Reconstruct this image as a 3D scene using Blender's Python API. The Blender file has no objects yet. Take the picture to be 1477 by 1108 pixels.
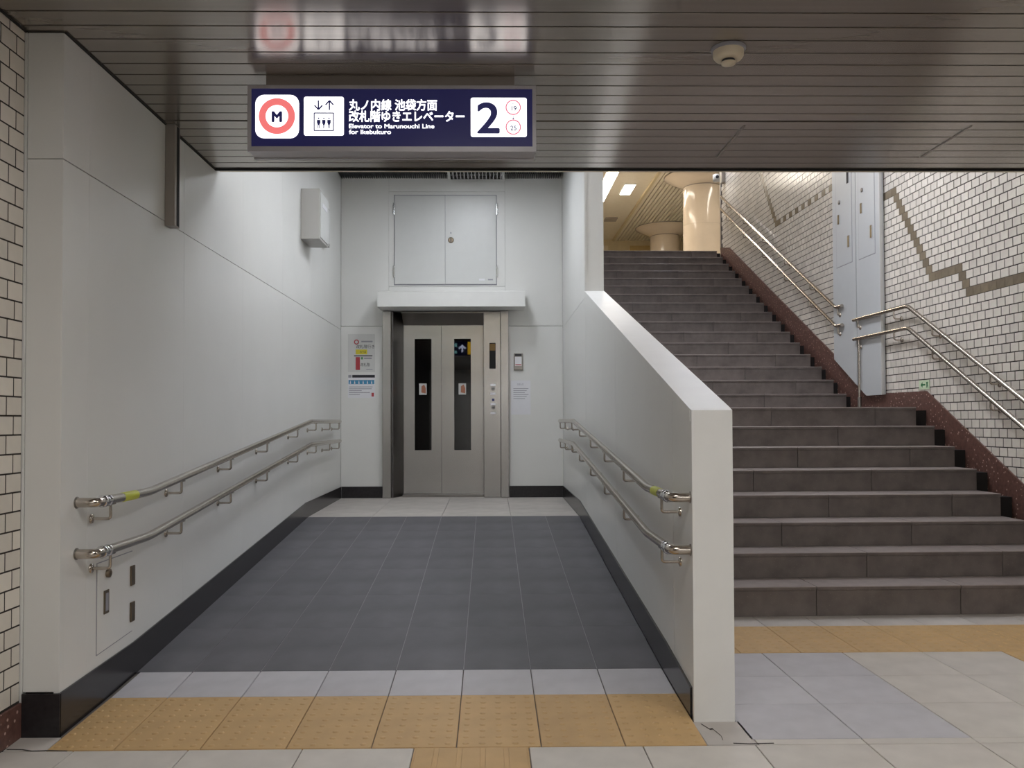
import bpy, bmesh, math, random
from mathutils import Vector, Matrix
random.seed(7)
S = bpy.context.scene
COL = S.collection

# ------------------------------------------------------------------ camera, world, exposure
FPX, PPX, PPY = 1230.0, 724.0, 581.0
yaw, pit, rol = math.atan(17 / FPX), math.atan(27 / FPX), 0.0035
fw = Vector((math.sin(yaw) * math.cos(pit), math.cos(yaw) * math.cos(pit), math.sin(pit)))
r0 = fw.cross(Vector((0, 0, 1))).normalized()
u0 = r0.cross(fw)
rr = r0 * math.cos(rol) - u0 * math.sin(rol)
uu = u0 * math.cos(rol) + r0 * math.sin(rol)
cam = bpy.data.cameras.new('camera')
camo = bpy.data.objects.new('camera', cam)
COL.objects.link(camo)
M3 = Matrix((rr, uu, -fw)).transposed()
camo.matrix_world = Matrix.Translation((0, 0, 1.2)) @ M3.to_4x4()
cam.sensor_fit = 'HORIZONTAL'
cam.sensor_width = 36
cam.lens = 36 * FPX / 1477
cam.shift_x = (738.5 - PPX) / 1477
cam.shift_y = (PPY - 554) / 1477
cam.clip_start = 0.05
S.camera = camo
wd = bpy.data.worlds.new('world')
S.world = wd
wd.use_nodes = True
wd.node_tree.nodes['Background'].inputs[0].default_value = (0.9, 0.95, 1, 1)
wd.node_tree.nodes['Background'].inputs[1].default_value = 0.02
S.view_settings.view_transform = 'Standard'
S.view_settings.look = 'None'
S.view_settings.gamma = 1
S.view_settings.use_curve_mapping = False
S.view_settings.exposure = 0.0
S.cycles.use_denoising = True
S.cycles.max_bounces = 8
LAMP_PASSAGE, LAMP_STAIR, LAMP_UPPER, LAMP_FRONT = 18.3, 31.0, 25.0, 30.0

# ------------------------------------------------------------------ materials
def lin(c):
    return tuple((v / 255 / 12.92 if v / 255 <= 0.04045 else ((v / 255 + 0.055) / 1.055) ** 2.4) for v in c)

def mat(name, rgb, rough=0.5, metal=0.0, var=0.06, scale=8.0, bump=0.0, bscale=60.0, island=0.0, speck=None, stretch=None, spec=0.5):
    m = bpy.data.materials.new(name)
    m.use_nodes = True
    nt = m.node_tree
    n, l = nt.nodes, nt.links
    b = n['Principled BSDF']
    b.inputs['Roughness'].default_value = rough
    b.inputs['Metallic'].default_value = metal
    b.inputs['Specular IOR Level'].default_value = spec
    c = lin(rgb)
    tc = n.new('ShaderNodeTexCoord')
    src = tc.outputs['Object']
    if stretch:
        mp = n.new('ShaderNodeMapping')
        mp.inputs['Scale'].default_value = stretch
        l.new(src, mp.inputs[0])
        src = mp.outputs[0]
    nz = n.new('ShaderNodeTexNoise')
    nz.inputs['Scale'].default_value = scale
    nz.inputs['Detail'].default_value = 5
    l.new(src, nz.inputs['Vector'])
    mr = n.new('ShaderNodeMapRange')
    mr.inputs['From Min'].default_value = 0.3
    mr.inputs['From Max'].default_value = 0.7
    mr.inputs['To Min'].default_value = 1 - var
    mr.inputs['To Max'].default_value = 1 + var
    l.new(nz.outputs['Fac'], mr.inputs['Value'])
    fac = mr.outputs[0]
    if island:
        oi = n.new('ShaderNodeObjectInfo')
        ge = n.new('ShaderNodeNewGeometry')
        ad = n.new('ShaderNodeMath'); ad.operation = 'ADD'
        l.new(oi.outputs['Random'], ad.inputs[0]); l.new(ge.outputs['Random Per Island'], ad.inputs[1])
        fr = n.new('ShaderNodeMath'); fr.operation = 'FRACT'
        l.new(ad.outputs[0], fr.inputs[0])
        m2 = n.new('ShaderNodeMapRange')
        m2.inputs['To Min'].default_value = 1 - island
        m2.inputs['To Max'].default_value = 1 + island * 0.6
        l.new(fr.outputs[0], m2.inputs['Value'])
        mu = n.new('ShaderNodeMath'); mu.operation = 'MULTIPLY'
        l.new(fac, mu.inputs[0]); l.new(m2.outputs[0], mu.inputs[1])
        fac = mu.outputs[0]
    vm = n.new('ShaderNodeVectorMath'); vm.operation = 'SCALE'
    vm.inputs[0].default_value = c
    l.new(fac, vm.inputs['Scale'])
    out = vm.outputs[0]
    if speck:
        vo = n.new('ShaderNodeTexVoronoi')
        vo.inputs['Scale'].default_value = speck[1]
        l.new(tc.outputs['Object'], vo.inputs['Vector'])
        rp = n.new('ShaderNodeValToRGB')
        rp.color_ramp.elements[0].position = speck[2]
        rp.color_ramp.elements[0].color = (1, 1, 1, 1)
        rp.color_ramp.elements[1].position = speck[2] + 0.05
        rp.color_ramp.elements[1].color = (0, 0, 0, 1)
        l.new(vo.outputs['Distance'], rp.inputs[0])
        mx = n.new('ShaderNodeMix'); mx.data_type = 'RGBA'
        l.new(rp.outputs[0], mx.inputs[0])
        l.new(out, mx.inputs[6])
        mx.inputs[7].default_value = (*lin(speck[0]), 1)
        out = mx.outputs[2]
    l.new(out, b.inputs['Base Color'])
    if bump:
        n2 = n.new('ShaderNodeTexNoise')
        n2.inputs['Scale'].default_value = bscale
        n2.inputs['Detail'].default_value = 4
        l.new(src, n2.inputs['Vector'])
        bp = n.new('ShaderNodeBump')
        bp.inputs['Strength'].default_value = bump
        bp.inputs['Distance'].default_value = 0.003
        l.new(n2.outputs['Fac'], bp.inputs['Height'])
        l.new(bp.outputs[0], b.inputs['Normal'])
    return m

def emit(name, rgb, strength, base=None):
    m = bpy.data.materials.new(name)
    m.use_nodes = True
    b = m.node_tree.nodes['Principled BSDF']
    c = lin(rgb)
    b.inputs['Base Color'].default_value = (*(lin(base) if base else c), 1)
    b.inputs['Roughness'].default_value = 0.25
    b.inputs['Emission Color'].default_value = (*c, 1)
    b.inputs['Emission Strength'].default_value = strength
    return m

WHITE = mat('white_enamel_panel', (222, 222, 219), 0.32, var=0.02, scale=2, bump=0.03, bscale=25)
WHITE_EDGE = mat('white_painted_edge', (224, 224, 221), 0.4, var=0.02)
BACKING = mat('panel_backing', (150, 150, 145), 0.8)
BLACKBASE = mat('black_polished_granite', (38, 36, 38), 0.22, var=0.25, scale=40)
TERRA = mat('brown_terrazzo', (104, 74, 66), 0.4, var=0.3, scale=40, speck=((205, 180, 168), 30, 0.16))
TILEW = mat('white_glazed_tile', (226, 220, 210), 0.18, var=0.03, scale=12, bump=0.08, bscale=18, island=0.10)
TILEB = mat('olive_brown_glazed_tile', (128, 116, 98), 0.22, var=0.12, scale=15, island=0.22)
GROUT = mat('dark_grout', (54, 48, 44), 0.9, var=0.15, scale=30)
SLAT = mat('grey_brown_ceiling_metal', (164, 157, 149), 0.2, 0.65, var=0.05, scale=3, stretch=(0.3, 12, 1))
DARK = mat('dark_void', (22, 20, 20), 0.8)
STEEL = mat('brushed_stainless', (176, 174, 172), 0.27, 1.0, var=0.06, scale=10, stretch=(60, 60, 1.0))
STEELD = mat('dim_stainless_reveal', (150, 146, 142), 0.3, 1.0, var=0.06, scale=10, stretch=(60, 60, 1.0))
RAIL = mat('polished_rail_steel', (190, 182, 172), 0.2, 1.0, var=0.05, scale=20)
CHROME = mat('chrome', (220, 220, 220), 0.12, 1.0, var=0.02)
BRONZE = mat('aged_bronze_fitting', (120, 108, 92), 0.35, 0.8, var=0.1)
GUIDE = mat('brown_grey_metal', (150, 142, 136), 0.35, 0.3, var=0.06, scale=6)
BEIGE = mat('beige_stone_tile', (202, 196, 188), 0.5, var=0.07, scale=7, bump=0.05, island=0.05)
GREYT = mat('pale_grey_stone_tile', (188, 186, 190), 0.55, var=0.06, scale=9, bump=0.05, island=0.05)
RAMP = mat('charcoal_ramp_tile', (95, 94, 98), 0.6, var=0.2, scale=3.5, bump=0.15, bscale=120, island=0.07)
PALE = mat('pale_concrete_tile', (190, 184, 178), 0.65, var=0.09, scale=6, bump=0.06, island=0.04)
OCHRE = mat('ochre_tactile_tile', (194, 160, 110), 0.55, var=0.07, scale=9, island=0.05)
RJOINT = mat('pale_ramp_joint', (150, 148, 149), 0.9, var=0.1)
FGROUT = mat('floor_joint', (112, 106, 100), 0.9, var=0.1)
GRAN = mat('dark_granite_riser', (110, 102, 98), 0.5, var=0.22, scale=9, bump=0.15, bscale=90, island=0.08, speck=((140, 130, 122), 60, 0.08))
GRANT = mat('toplit_granite_tread', (150, 140, 136), 0.42, var=0.12, scale=14, bump=0.1, bscale=90)  # tread colour lightened to carry the light falling from above
GUTTER = mat('gutter_shade_concrete', (34, 31, 30), 0.8, var=0.2)  # near-black tone paints the shade inside the stair gutter
DOORW = mat('grey_white_steel_door', (205, 206, 204), 0.35, var=0.015)
CABW = mat('cool_grey_painted_steel', (196, 200, 202), 0.35, var=0.015)
BOXG = mat('light_grey_plastic', (186, 184, 180), 0.45, var=0.02)
CREAM = mat('cream_plastic', (222, 210, 186), 0.4, var=0.02)
WARM = mat('cream_upper_ceiling', (224, 216, 198), 0.5, var=0.03)
WARMW = mat('cream_upper_wall', (208, 194, 160), 0.45, var=0.05)
COLM = mat('glossy_cream_column_tile', (216, 202, 184), 0.12, var=0.04, scale=3)
PAPER = mat('white_paper', (226, 226, 230), 0.6, var=0.02)
PAPERG = mat('grey_white_paper', (206, 206, 204), 0.6, var=0.02)
INK = mat('black_ink', (40, 40, 46), 0.6, var=0.02)
INKG = mat('grey_ink', (150, 150, 158), 0.6, var=0.02)
INKY = mat('yellow_ink', (220, 205, 60), 0.6, var=0.02)
INKR = mat('red_ink', (176, 62, 70), 0.6, var=0.02)
INKB = mat('blue_ink', (70, 140, 180), 0.6, var=0.02)
INKGR = mat('green_ink', (90, 150, 100), 0.6, var=0.02)
ORANGE = mat('orange_brown_ink', (170, 110, 84), 0.6, var=0.02)
STICKY = mat('lime_sticker', (190, 196, 70), 0.45, var=0.05)
GREENS = mat('pale_green_luminous_plate', (206, 224, 192), 0.5, var=0.02)
GREEND = mat('green_print', (40, 120, 70), 0.5, var=0.02)
ALU = mat('sign_aluminium', (186, 184, 188), 0.4, 0.35, var=0.03)
NAVY = emit('navy_sign_film', (34, 34, 74), 0.55)
SWHITE = emit('lit_white_acrylic', (250, 250, 255), 1.6)
SRED = emit('lit_red_film', (236, 118, 118), 0.9)
SPINK = emit('lit_pink_film', (232, 130, 150), 0.75)
SNAVY = emit('lit_navy_film', (40, 40, 90), 0.5)
BWHITE = emit('lit_white_film_rear', (225, 230, 255), 4.0)
BYEL = emit('lit_yellow_film_rear', (215, 170, 40), 4.0)
BTEAL = emit('lit_teal_film_rear', (120, 170, 170), 4.0)
TUBE_P = emit('passage_lamp_diffuser', (244, 248, 255), LAMP_PASSAGE)
TUBE_S = emit('stair_lamp_diffuser', (244, 246, 255), LAMP_STAIR)
TUBE_U = emit('upper_lamp_diffuser', (255, 244, 228), LAMP_UPPER)
TUBE_F = emit('front_lamp_diffuser', (255, 252, 249), LAMP_FRONT)

GLASS = bpy.data.materials.new('dark_lift_glass')
GLASS.use_nodes = True
gb = GLASS.node_tree.nodes['Principled BSDF']
gb.inputs['Base Color'].default_value = (0.35, 0.37, 0.4, 1)
gb.inputs['Roughness'].default_value = 0.02
gb.inputs['Transmission Weight'].default_value = 1.0
gb.inputs['IOR'].default_value = 1.6

# ------------------------------------------------------------------ mesh helpers
class MB:
    """collects shapes in world coordinates; build() links them as ONE mesh object"""
    def __init__(s):
        s.v, s.f, s.m, s.sm = [], [], [], []
    def add(s, vs, fs, mi=0, smooth=False):
        o = len(s.v)
        s.v += [Vector(p) for p in vs]
        for f in fs:
            s.f.append([i + o for i in f]); s.m.append(mi); s.sm.append(smooth)
        return s
    def box(s, x0, x1, y0, y1, z0, z1, bev=0.0, mi=0, T=None):
        if bev:
            bm = bmesh.new()
            bmesh.ops.create_cube(bm, size=1)
            for v in bm.verts:
                v.co = Vector(((x0 + x1) / 2 + v.co.x * (x1 - x0), (y0 + y1) / 2 + v.co.y * (y1 - y0), (z0 + z1) / 2 + v.co.z * (z1 - z0)))
            bmesh.ops.bevel(bm, geom=bm.edges[:], offset=bev, segments=1, affect='EDGES', clamp_overlap=True)
            bm.verts.index_update()
            vs = [v.co.copy() for v in bm.verts]; fs = [[v.index for v in f.verts] for f in bm.faces]
            bm.free()
        else:
            vs = [(x, y, z) for z in (z0, z1) for y in (y0, y1) for x in (x0, x1)]
            fs = [(0, 2, 3, 1), (4, 5, 7, 6), (0, 1, 5, 4), (2, 6, 7, 3), (0, 4, 6, 2), (1, 3, 7, 5)]
        if T: vs = [T(*p) for p in vs]
        return s.add(vs, fs, mi)
    def prism(s, poly, axis, a, b, mi=0, T=None):
        """poly of 2-D points extruded along axis from a to b (axis 'x': poly=(y,z); 'y': (x,z); 'z': (x,y))"""
        def p3(q, t):
            return {'x': (t, q[0], q[1]), 'y': (q[0], t, q[1]), 'z': (q[0], q[1], t)}[axis]
        n = len(poly)
        vs = [p3(q, a) for q in poly] + [p3(q, b) for q in poly]
        if T: vs = [T(*p) for p in vs]
        fs = [list(range(n))[::-1], list(range(n, 2 * n))] + [(i, (i + 1) % n, n + (i + 1) % n, n + i) for i in range(n)]
        return s.add(vs, fs, mi)
    def tube(s, path, r, seg=10, cap=True, mi=0):
        P = [Vector(p) for p in path]
        rings = []
        side = None
        for i, p in enumerate(P):
            d = ((P[min(i + 1, len(P) - 1)] - p).normalized() + (p - P[max(i - 1, 0)]).normalized())
            d = d.normalized() if d.length > 1e-6 else Vector((0, 0, 1))
            if side is None:
                side = d.cross(Vector((0, 0, 1)))
                if side.length < 1e-3: side = d.cross(Vector((1, 0, 0)))
            side = (side - d * side.dot(d)).normalized()
            up = d.cross(side)
            rings.append([p + (side * math.cos(2 * math.pi * k / seg) + up * math.sin(2 * math.pi * k / seg)) * r for k in range(seg)])
        vs = [v for g in rings for v in g]
        fs = [(i * seg + k, i * seg + (k + 1) % seg, (i + 1) * seg + (k + 1) % seg, (i + 1) * seg + k) for i in range(len(P) - 1) for k in range(seg)]
        s.add(vs, fs, mi, True)
        if cap:
            s.add(rings[0], [list(range(seg))[::-1]], mi)
            s.add(rings[-1], [list(range(seg))], mi)
        return s
    def lathe(s, prof, c, seg=24, axis='z', mi=0, smooth=True):
        """prof = (radius, height) pairs"""
        vs, fs = [], []
        for r, h in prof:
            for k in range(seg):
                a = 2 * math.pi * k / seg
                q = (r * math.cos(a), r * math.sin(a), h)
                q = {'z': q, 'x': (h, q[0], q[1]), 'y': (q[0], h, q[1])}[axis]
                vs.append((c[0] + q[0], c[1] + q[1], c[2] + q[2]))
        n = len(prof)
        fs = [(i * seg + k, i * seg + (k + 1) % seg, (i + 1) * seg + (k + 1) % seg, (i + 1) * seg + k) for i in range(n - 1) for k in range(seg)]
        s.add(vs, fs, mi, smooth)
        s.add(vs[:seg], [list(range(seg))[::-1]], mi)
        s.add(vs[-seg:], [list(range(seg))], mi)
        return s
    def mesh(s, name, mats, origin=(0, 0, 0)):
        me = bpy.data.meshes.new(name)
        o = Vector(origin)
        me.from_pydata([v - o for v in s.v], [], s.f)
        for m in (mats if isinstance(mats, (list, tuple)) else [mats]): me.materials.append(m)
        for p, mi, sm in zip(me.polygons, s.m, s.sm):
            p.material_index = mi; p.use_smooth = sm
        bm = bmesh.new(); bm.from_mesh(me)
        bmesh.ops.recalc_face_normals(bm, faces=bm.faces[:])
        bm.to_mesh(me); bm.free()
        return me
    def build(s, name, mats, parent=None, origin=None):
        if origin is None:
            n = len(s.v)
            origin = Vector((sum(v.x for v in s.v) / n, sum(v.y for v in s.v) / n, min(v.z for v in s.v)))
        o = bpy.data.objects.new(name, s.mesh(name, mats, origin))
        return put(o, origin, parent)

WORLD = {}
def put(o, loc, parent=None):
    COL.objects.link(o)
    loc = Vector(loc)
    WORLD[o.name] = loc
    if parent:
        o.parent = parent
        o.location = loc - WORLD[parent.name]
    else:
        o.location = loc
    return o
def inst(name, me, loc, parent, rz=0.0):
    o = bpy.data.objects.new(name, me)
    o.rotation_euler.z = rz
    return put(o, loc, parent)
def tag(o, label, cat, group=None):
    o['label'] = label; o['category'] = cat
    if group: o['group'] = group
    return o
def thing(name, loc, label, cat, group=None):
    return tag(put(bpy.data.objects.new(name, None), loc), label, cat, group)
def struct(o):
    o['kind'] = 'structure'; return o
def stuff(o):
    o['kind'] = 'stuff'; return o

def arc(path, r, n=5):
    """round the inner corners of a polyline"""
    P = [Vector(p) for p in path]
    out = [P[0]]
    for i in range(1, len(P) - 1):
        a, b = (P[i - 1] - P[i]), (P[i + 1] - P[i])
        k = min(r, a.length * 0.45, b.length * 0.45)
        p0, p1 = P[i] + a.normalized() * k, P[i] + b.normalized() * k
        for t in range(n + 1):
            t /= n
            out.append(p0 * (1 - t) ** 2 + P[i] * 2 * t * (1 - t) + p1 * t * t)
    out.append(P[-1])
    return out

def rrect(x0, x1, z0, z1, r, n=5):
    pts = []
    for cx, cz, a0 in ((x1 - r, z1 - r, 0), (x0 + r, z1 - r, 90), (x0 + r, z0 + r, 180), (x1 - r, z0 + r, 270)):
        for k in range(n + 1):
            a = math.radians(a0 + 90 * k / n)
            pts.append((cx + r * math.cos(a), cz + r * math.sin(a)))
    return pts
def ring(cx, cz, ro, ri, y0, y1, seg=40):
    m = MB()
    vs = []
    for y in (y0, y1):
        for r in (ro, ri):
            vs += [(cx + r * math.cos(2 * math.pi * k / seg), y, cz + r * math.sin(2 * math.pi * k / seg)) for k in range(seg)]
    fs = []
    for k in range(seg):
        j = (k + 1) % seg
        fs += [(k, j, seg + j, seg + k), (2 * seg + k, 3 * seg + k, 3 * seg + j, 2 * seg + j),
               (k, 2 * seg + k, 2 * seg + j, j), (seg + k, seg + j, 3 * seg + j, 3 * seg + k)]
    return m.add(vs, fs)

def text(name, body, x, z, y, size, m, parent, bold=0.0, width=None, align='LEFT', depth=0.0006, flip=False, sx=1.0):
    """flat lettering standing in the x-z plane, facing -y (or +y when flipped)"""
    c = bpy.data.curves.new(name, 'FONT')
    c.body = body; c.size = size; c.align_x = align; c.extrude = depth
    o = bpy.data.objects.new(name, c)
    COL.objects.link(o)
    bpy.context.view_layer.update()
    dg = bpy.context.evaluated_depsgraph_get()
    me = bpy.data.meshes.new_from_object(o.evaluated_get(dg))
    bpy.data.objects.remove(o)
    xs = [v.co.x for v in me.vertices]
    k = sx
    if width and xs: k = width / (max(xs) - min(xs))
    off = min(xs) if (width and xs and align == 'LEFT') else 0
    if bold:
        base = me.copy()
        bm = bmesh.new()
        for sx_, sz_ in ((0, 0), (1, 0), (-1, 0), (0, 1), (0, -1), (.7, .7), (-.7, .7), (.7, -.7), (-.7, -.7)):
            n0 = len(bm.verts)
            bm.from_mesh(base)
            bm.verts.ensure_lookup_table()
            for v in bm.verts[n0:]: v.co.x += sx_ * bold; v.co.y += sz_ * bold; v.co.z += (sx_ + 1.3 * sz_) * 2e-5
        bm.to_mesh(me); bm.free()
    for v in me.vertices:
        px, pz, py = (v.co.x - off) * k, v.co.y, v.co.z
        v.co = Vector((-px if flip else px, (py if flip else -py), pz))
    me.materials.clear(); me.materials.append(m)
    bm = bmesh.new(); bm.from_mesh(me)
    bmesh.ops.recalc_face_normals(bm, faces=bm.faces[:]); bm.to_mesh(me); bm.free()
    return put(bpy.data.objects.new(name, me), (x, y, z), parent)

# stair frame: u across, w deeper, slightly turned against the passage
TH = 0.0179
def SW(u, w, z):
    return Vector((u * math.cos(TH) - w * math.sin(TH), u * math.sin(TH) + w * math.cos(TH), z))

XL, XR, XR2, YE, ZC = -1.65, 0.81, 0.97, 9.45, 2.72
UW = 3.93
def ztop(y):   # floor profile of the passage
    P = [(-9, 0), (3.17, 0), (3.70, 0.022), (4.01, 0.042), (7.72, 0.345), (9.7, 0.362)]
    for (a, za), (b, zb) in zip(P, P[1:]):
        if y <= b: return za + (zb - za) * (y - a) / (b - a)
    return 0.362

zramp = ztop
def zflat(y): return 0.0
# ------------------------------------------------------------------ floor
fl = MB()
fl.box(-1.8, 6.0, -6, 3.17, -0.12, -0.006)
fl.box(0.8, 6.0, 3.17, 5.6, -0.12, -0.006)
fl.prism([(3.17, -0.12), (9.9, -0.12), (9.9, 0.350), (7.72, 0.338), (4.01, 0.034), (3.70, 0.015), (3.17, -0.006)], 'x', XL, 0.8)
floor = struct(fl.build('floor', FGROUT, origin=(0, 0, 0)))
MB().prism([(4.012, 0.030), (7.719, 0.334), (7.719, 0.344), (4.012, 0.040)], 'x', XL + 0.002, 0.798).build('ramp_joints', RJOINT, floor)

def slab(name, x0, x1, y0, y1, m, gap=0.004, parent=floor, th=0.012, bev=0.0015):
    ztop = zflat if x1 > 0.9 else zramp
    """one tile lying on the floor profile"""
    x0 += gap / 2; x1 -= gap / 2; y0 += gap / 2; y1 -= gap / 2
    za, zb = ztop(y0), ztop(y1)
    def T(x, y, z):
        return Vector((x, y, za + (zb - za) * (y - y0) / (y1 - y0) + z))
    mb = MB().box(x0, x1, y0, y1, -th, 0, bev, T=T)
    return mb.build(name, m, parent)

DOT = [(0.014, 0.0), (0.010, 0.0022), (0.006, 0.003)]
def tactile(x0, x1, y0, y1, nx, ny, name='tactile_tile'):
    g = 0.004
    ztop = zflat if x1 > 0.9 else zramp
    mb = MB()
    a0, a1, b0, b1 = x0 + g / 2, x1 - g / 2, y0 + g / 2, y1 - g / 2
    za, zb = ztop(b0), ztop(b1)
    T = lambda x, y, z: Vector((x, y, za + (zb - za) * (y - b0) / (b1 - b0) + z))
    mb.box(a0, a1, b0, b1, -0.012, 0.001, 0.0015, T=T)
    for i in range(nx):
        for j in range(ny):
            cx, cy = a0 + (i + 0.5) * (a1 - a0) / nx, b0 + (j + 0.5) * (b1 - b0) / ny
            mb.lathe(DOT, (cx, cy, T(0, cy, 0.001).z), 6)
    return mb.build(name, OCHRE, floor)

# warning strip across the passage mouth
xs = [-1.63, -1.385, -1.07, -0.755, -0.442, -0.128, 0.185, 0.496, 0.80]
for a, b in zip(xs, xs[1:]):
    tactile(a, b, 3.17, 3.70, 5, 9)
    slab('grey_tile', a, b, 3.70, 4.01, GREYT)
# ramp tiles (narrow columns, joints across hardly seen) and landing slabs
xr = [XL, -1.385, -1.07, -0.755, -0.442, -0.128, 0.185, 0.496, 0.80]
ys = [4.01, 4.63, 5.25, 5.87, 6.49, 7.11, 7.72]
for i, (a, b) in enumerate(zip(xr, xr[1:])):
    for c, d in zip(ys, ys[1:]):
        za, zb = ztop(c), ztop(d)
        T = lambda x, y, z: Vector((x, y, za + (zb - za) * (y - c) / (d - c) + z))
        MB().box(a + 0.0018, b - 0.0018, c + 0.0004, d - 0.0004, -0.012, 0, T=T).build('ramp_tile', RAMP, floor)
for a, b in ((XL, -1.07), (-1.07, -0.442), (-0.442, 0.185), (0.185, 0.80)):
    for c, d in ((7.72, 8.35), (8.35, 8.98), (8.98, 9.62)):
        slab('landing_slab', a, b, c, d, PALE, 0.0025)
# guiding strip towards the camera
for k in range(6):
    y1 = 3.168 - k * 0.42; y0 = y1 - 0.42
    mb = MB().box(-0.284 + 0.002, 0.139 - 0.002, y0 + 0.002, y1 - 0.002, -0.012, 0.001, 0.0015)
    for j in range(5):
        cx = -0.284 + 0.0423 + j * 0.0846
        mb.box(cx - 0.034, cx + 0.034, y0 + 0.012, y1 - 0.012, 0.0, 0.004, 0.002)
    mb.build('guiding_tile', OCHRE, floor)
# beige tiles in front
gx = [0.56 + 0.4175 * k for k in range(-7, 11)]
def beige_row(y0, y1, lo, hi, m=BEIGE):
    e = [lo] + [g for g in gx if lo + 0.06 < g < hi - 0.06] + [hi]
    for a, b in zip(e, e[1:]):
        slab('stone_tile', a, b, y0, y1, m)
for k in range(5):
    y1 = 3.168 - k * 0.39; y0 = y1 - 0.39
    beige_row(y0, y1, -1.79, -0.284)
    beige_row(y0, y1, 0.139, 2.645)
# right-hand floor
rows = [3.17, 3.225, 3.62, 4.01, 4.41]
slab('patch_tile', 0.80, 0.99, 3.172, 3.415, PALE)
slab('patch_tile', -1.79, -1.632, 3.172, 3.292, PALE)
for c, d in zip(rows, rows[1:]):
    if c < 3.2:
        beige_row(c, d, 0.99, 2.645); continue
    slab('grey_tile', 0.975, 1.3975, c, d, GREYT)
    slab('grey_tile', 1.3975, 1.815, c, d, GREYT)
    beige_row(c, d, 1.815, 2.645)
for k in range(9):
    a = 0.975 + k * 0.3135
    tactile(a, a + 0.3135, 4.41, 4.976, 5, 9)
    slab('pale_tile', a, a + 0.3135, 4.976, 5.26, PALE)
slab('pale_tile', 3.7965, 3.95, 4.976, 5.26, PALE)
tactile(3.7965, 3.90, 4.41, 4.976, 2, 9)
for k in range(5):
    for j in range(2):
        a = 2.645 + j * 0.3135
        tactile(a, a + 0.3135, 4.41 - 0.63 * (k + 1), 4.41 - 0.63 * k, 5, 10)
for k in range(5):
    slab('stone_tile', 3.272, 3.6, 4.41 - 0.63 * (k + 1), 4.41 - 0.63 * k, BEIGE)
    slab('stone_tile', 3.6, 3.93, 4.41 - 0.63 * (k + 1), 4.41 - 0.63 * k, BEIGE)

def crack(pts, wid):
    m = MB()
    for (x0, y0), (x1, y1) in zip(pts, pts[1:]):
        m.prism([(x0, y0 - wid / 2), (x1, y1 - wid / 2), (x1, y1 + wid / 2), (x0, y0 + wid / 2)], 'z', 0.0005, 0.0015)
    m.build('crack', GROUT, floor)
crack([(0.83, 3.39), (0.85, 3.33), (0.862, 3.335), (0.875, 3.26), (0.87, 3.22)], 0.012)
crack([(0.90, 3.185), (0.96, 3.178), (1.05, 3.182)], 0.006)
crack([(-1.78, 3.186), (-1.72, 3.182), (-1.68, 3.168), (-1.62, 3.172), (-1.55, 3.166)], 0.007)

# ------------------------------------------------------------------ left wall (glazed tiles, then white panels)
wl = MB()
wl.box(-2.1, -1.80, -6, 3.30, 0, 2.72)
wl.box(-2.1, -1.672, 3.33, 9.9, 0, 4.0)
wall_left = struct(wl.build('wall_left', [GROUT], origin=(-1.8, 3, 0)))
TL, THH = 0.105, 0.0725
tme = MB().box(0, 0.002, -TL / 2 + 0.0035, TL / 2 - 0.0035, -THH / 2 + 0.003, THH / 2 - 0.003, 0.001).mesh('tile', TILEW)
rest = MB()
for i in range(37):
    z = 0.14 + THH * (i + 0.5)
    if z > 2.715: continue
    for j in range(22):
        y = 3.30 - TL * (j + (0.5 if i % 2 else 0.05))
        y0, y1 = y - TL / 2, y + TL / 2
        if y1 > 3.297:
            if 3.297 - y0 < 0.02: continue
            MB().box(-1.80, -1.798, y0 + 0.0035, 3.297, z - THH / 2 + 0.003, z + THH / 2 - 0.003, 0.001).build('tile', TILEW, wall_left)
        elif y > 2.98:
            inst('tile', tme, (-1.80, y, z), wall_left)
        else:
            rest.box(-1.80, -1.798, y0 + 0.0035, y1 - 0.0035, z - THH / 2 + 0.003, z + THH / 2 - 0.003)
stuff(rest.build('distant_tiles', TILEW, wall_left))
struct(MB().box(-1.80, -1.788, -6, 3.298, 0, 0.135, 0.002).build('baseboard_front', TERRA))
# white panels of the pillar end and of the wall along the ramp
def panel(x0, x1, y0, y1, z0, z1, parent, m=WHITE, bev=0.0008, name='wall_panel'):
    return MB().box(x0, x1, y0, y1, z0, z1, bev).build(name, m, parent)
panel(-1.788, -1.654, 3.305, 3.33, 0.172, 2.222, wall_left)
panel(-1.788, -1.654, 3.305, 3.33, 2.225, 2.716, wall_left)
struct(MB().box(-1.80, -1.790, 3.300, 3.33, 0.02, 2.716, 0.001).build('trim_1', WHITE_EDGE))
ye = [3.305, 3.52, 4.61, 5.70, 6.79, 7.88, 9.445]
for a, b in zip(ye, ye[1:]):
    top = 2.715 if b < 5.0 else 3.97
    lo = max(0.06, ztop(a) + 0.05)
    panel(-1.672, XL, a + 0.0004, b - 0.0004, lo, 2.2215, wall_left)
    if a < 5.1 < b:
        MB().prism([(a + .001, 2.225), (b - .001, 2.225), (b - .001, 3.97), (5.135, 3.97), (5.135, 2.715), (a + .001, 2.715)], 'x', -1.672, XL).build('wall_panel', WHITE, wall_left)
    else:
        panel(-1.672, XL, a + 0.0004, b - 0.0004, 2.2255, top, wall_left)
# black granite base along the ramp
bt = [(3.298, 0.168), (3.98, 0.19), (7.65, 0.482), (9.44, 0.486)]
struct(MB().prism([(3.298, 0.002), (3.70, ztop(3.7)), (4.01, ztop(4.01)), (7.72, ztop(7.72)), (9.44, ztop(9.44))] + bt[::-1], 'x', -1.654, -1.642).build('baseboard_left', BLACKBASE))
struct(MB().box(-1.788, -1.642, 3.294, 3.304, 0.002, 0.168, 0.001).build('trim_2', BLACKBASE))

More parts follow.
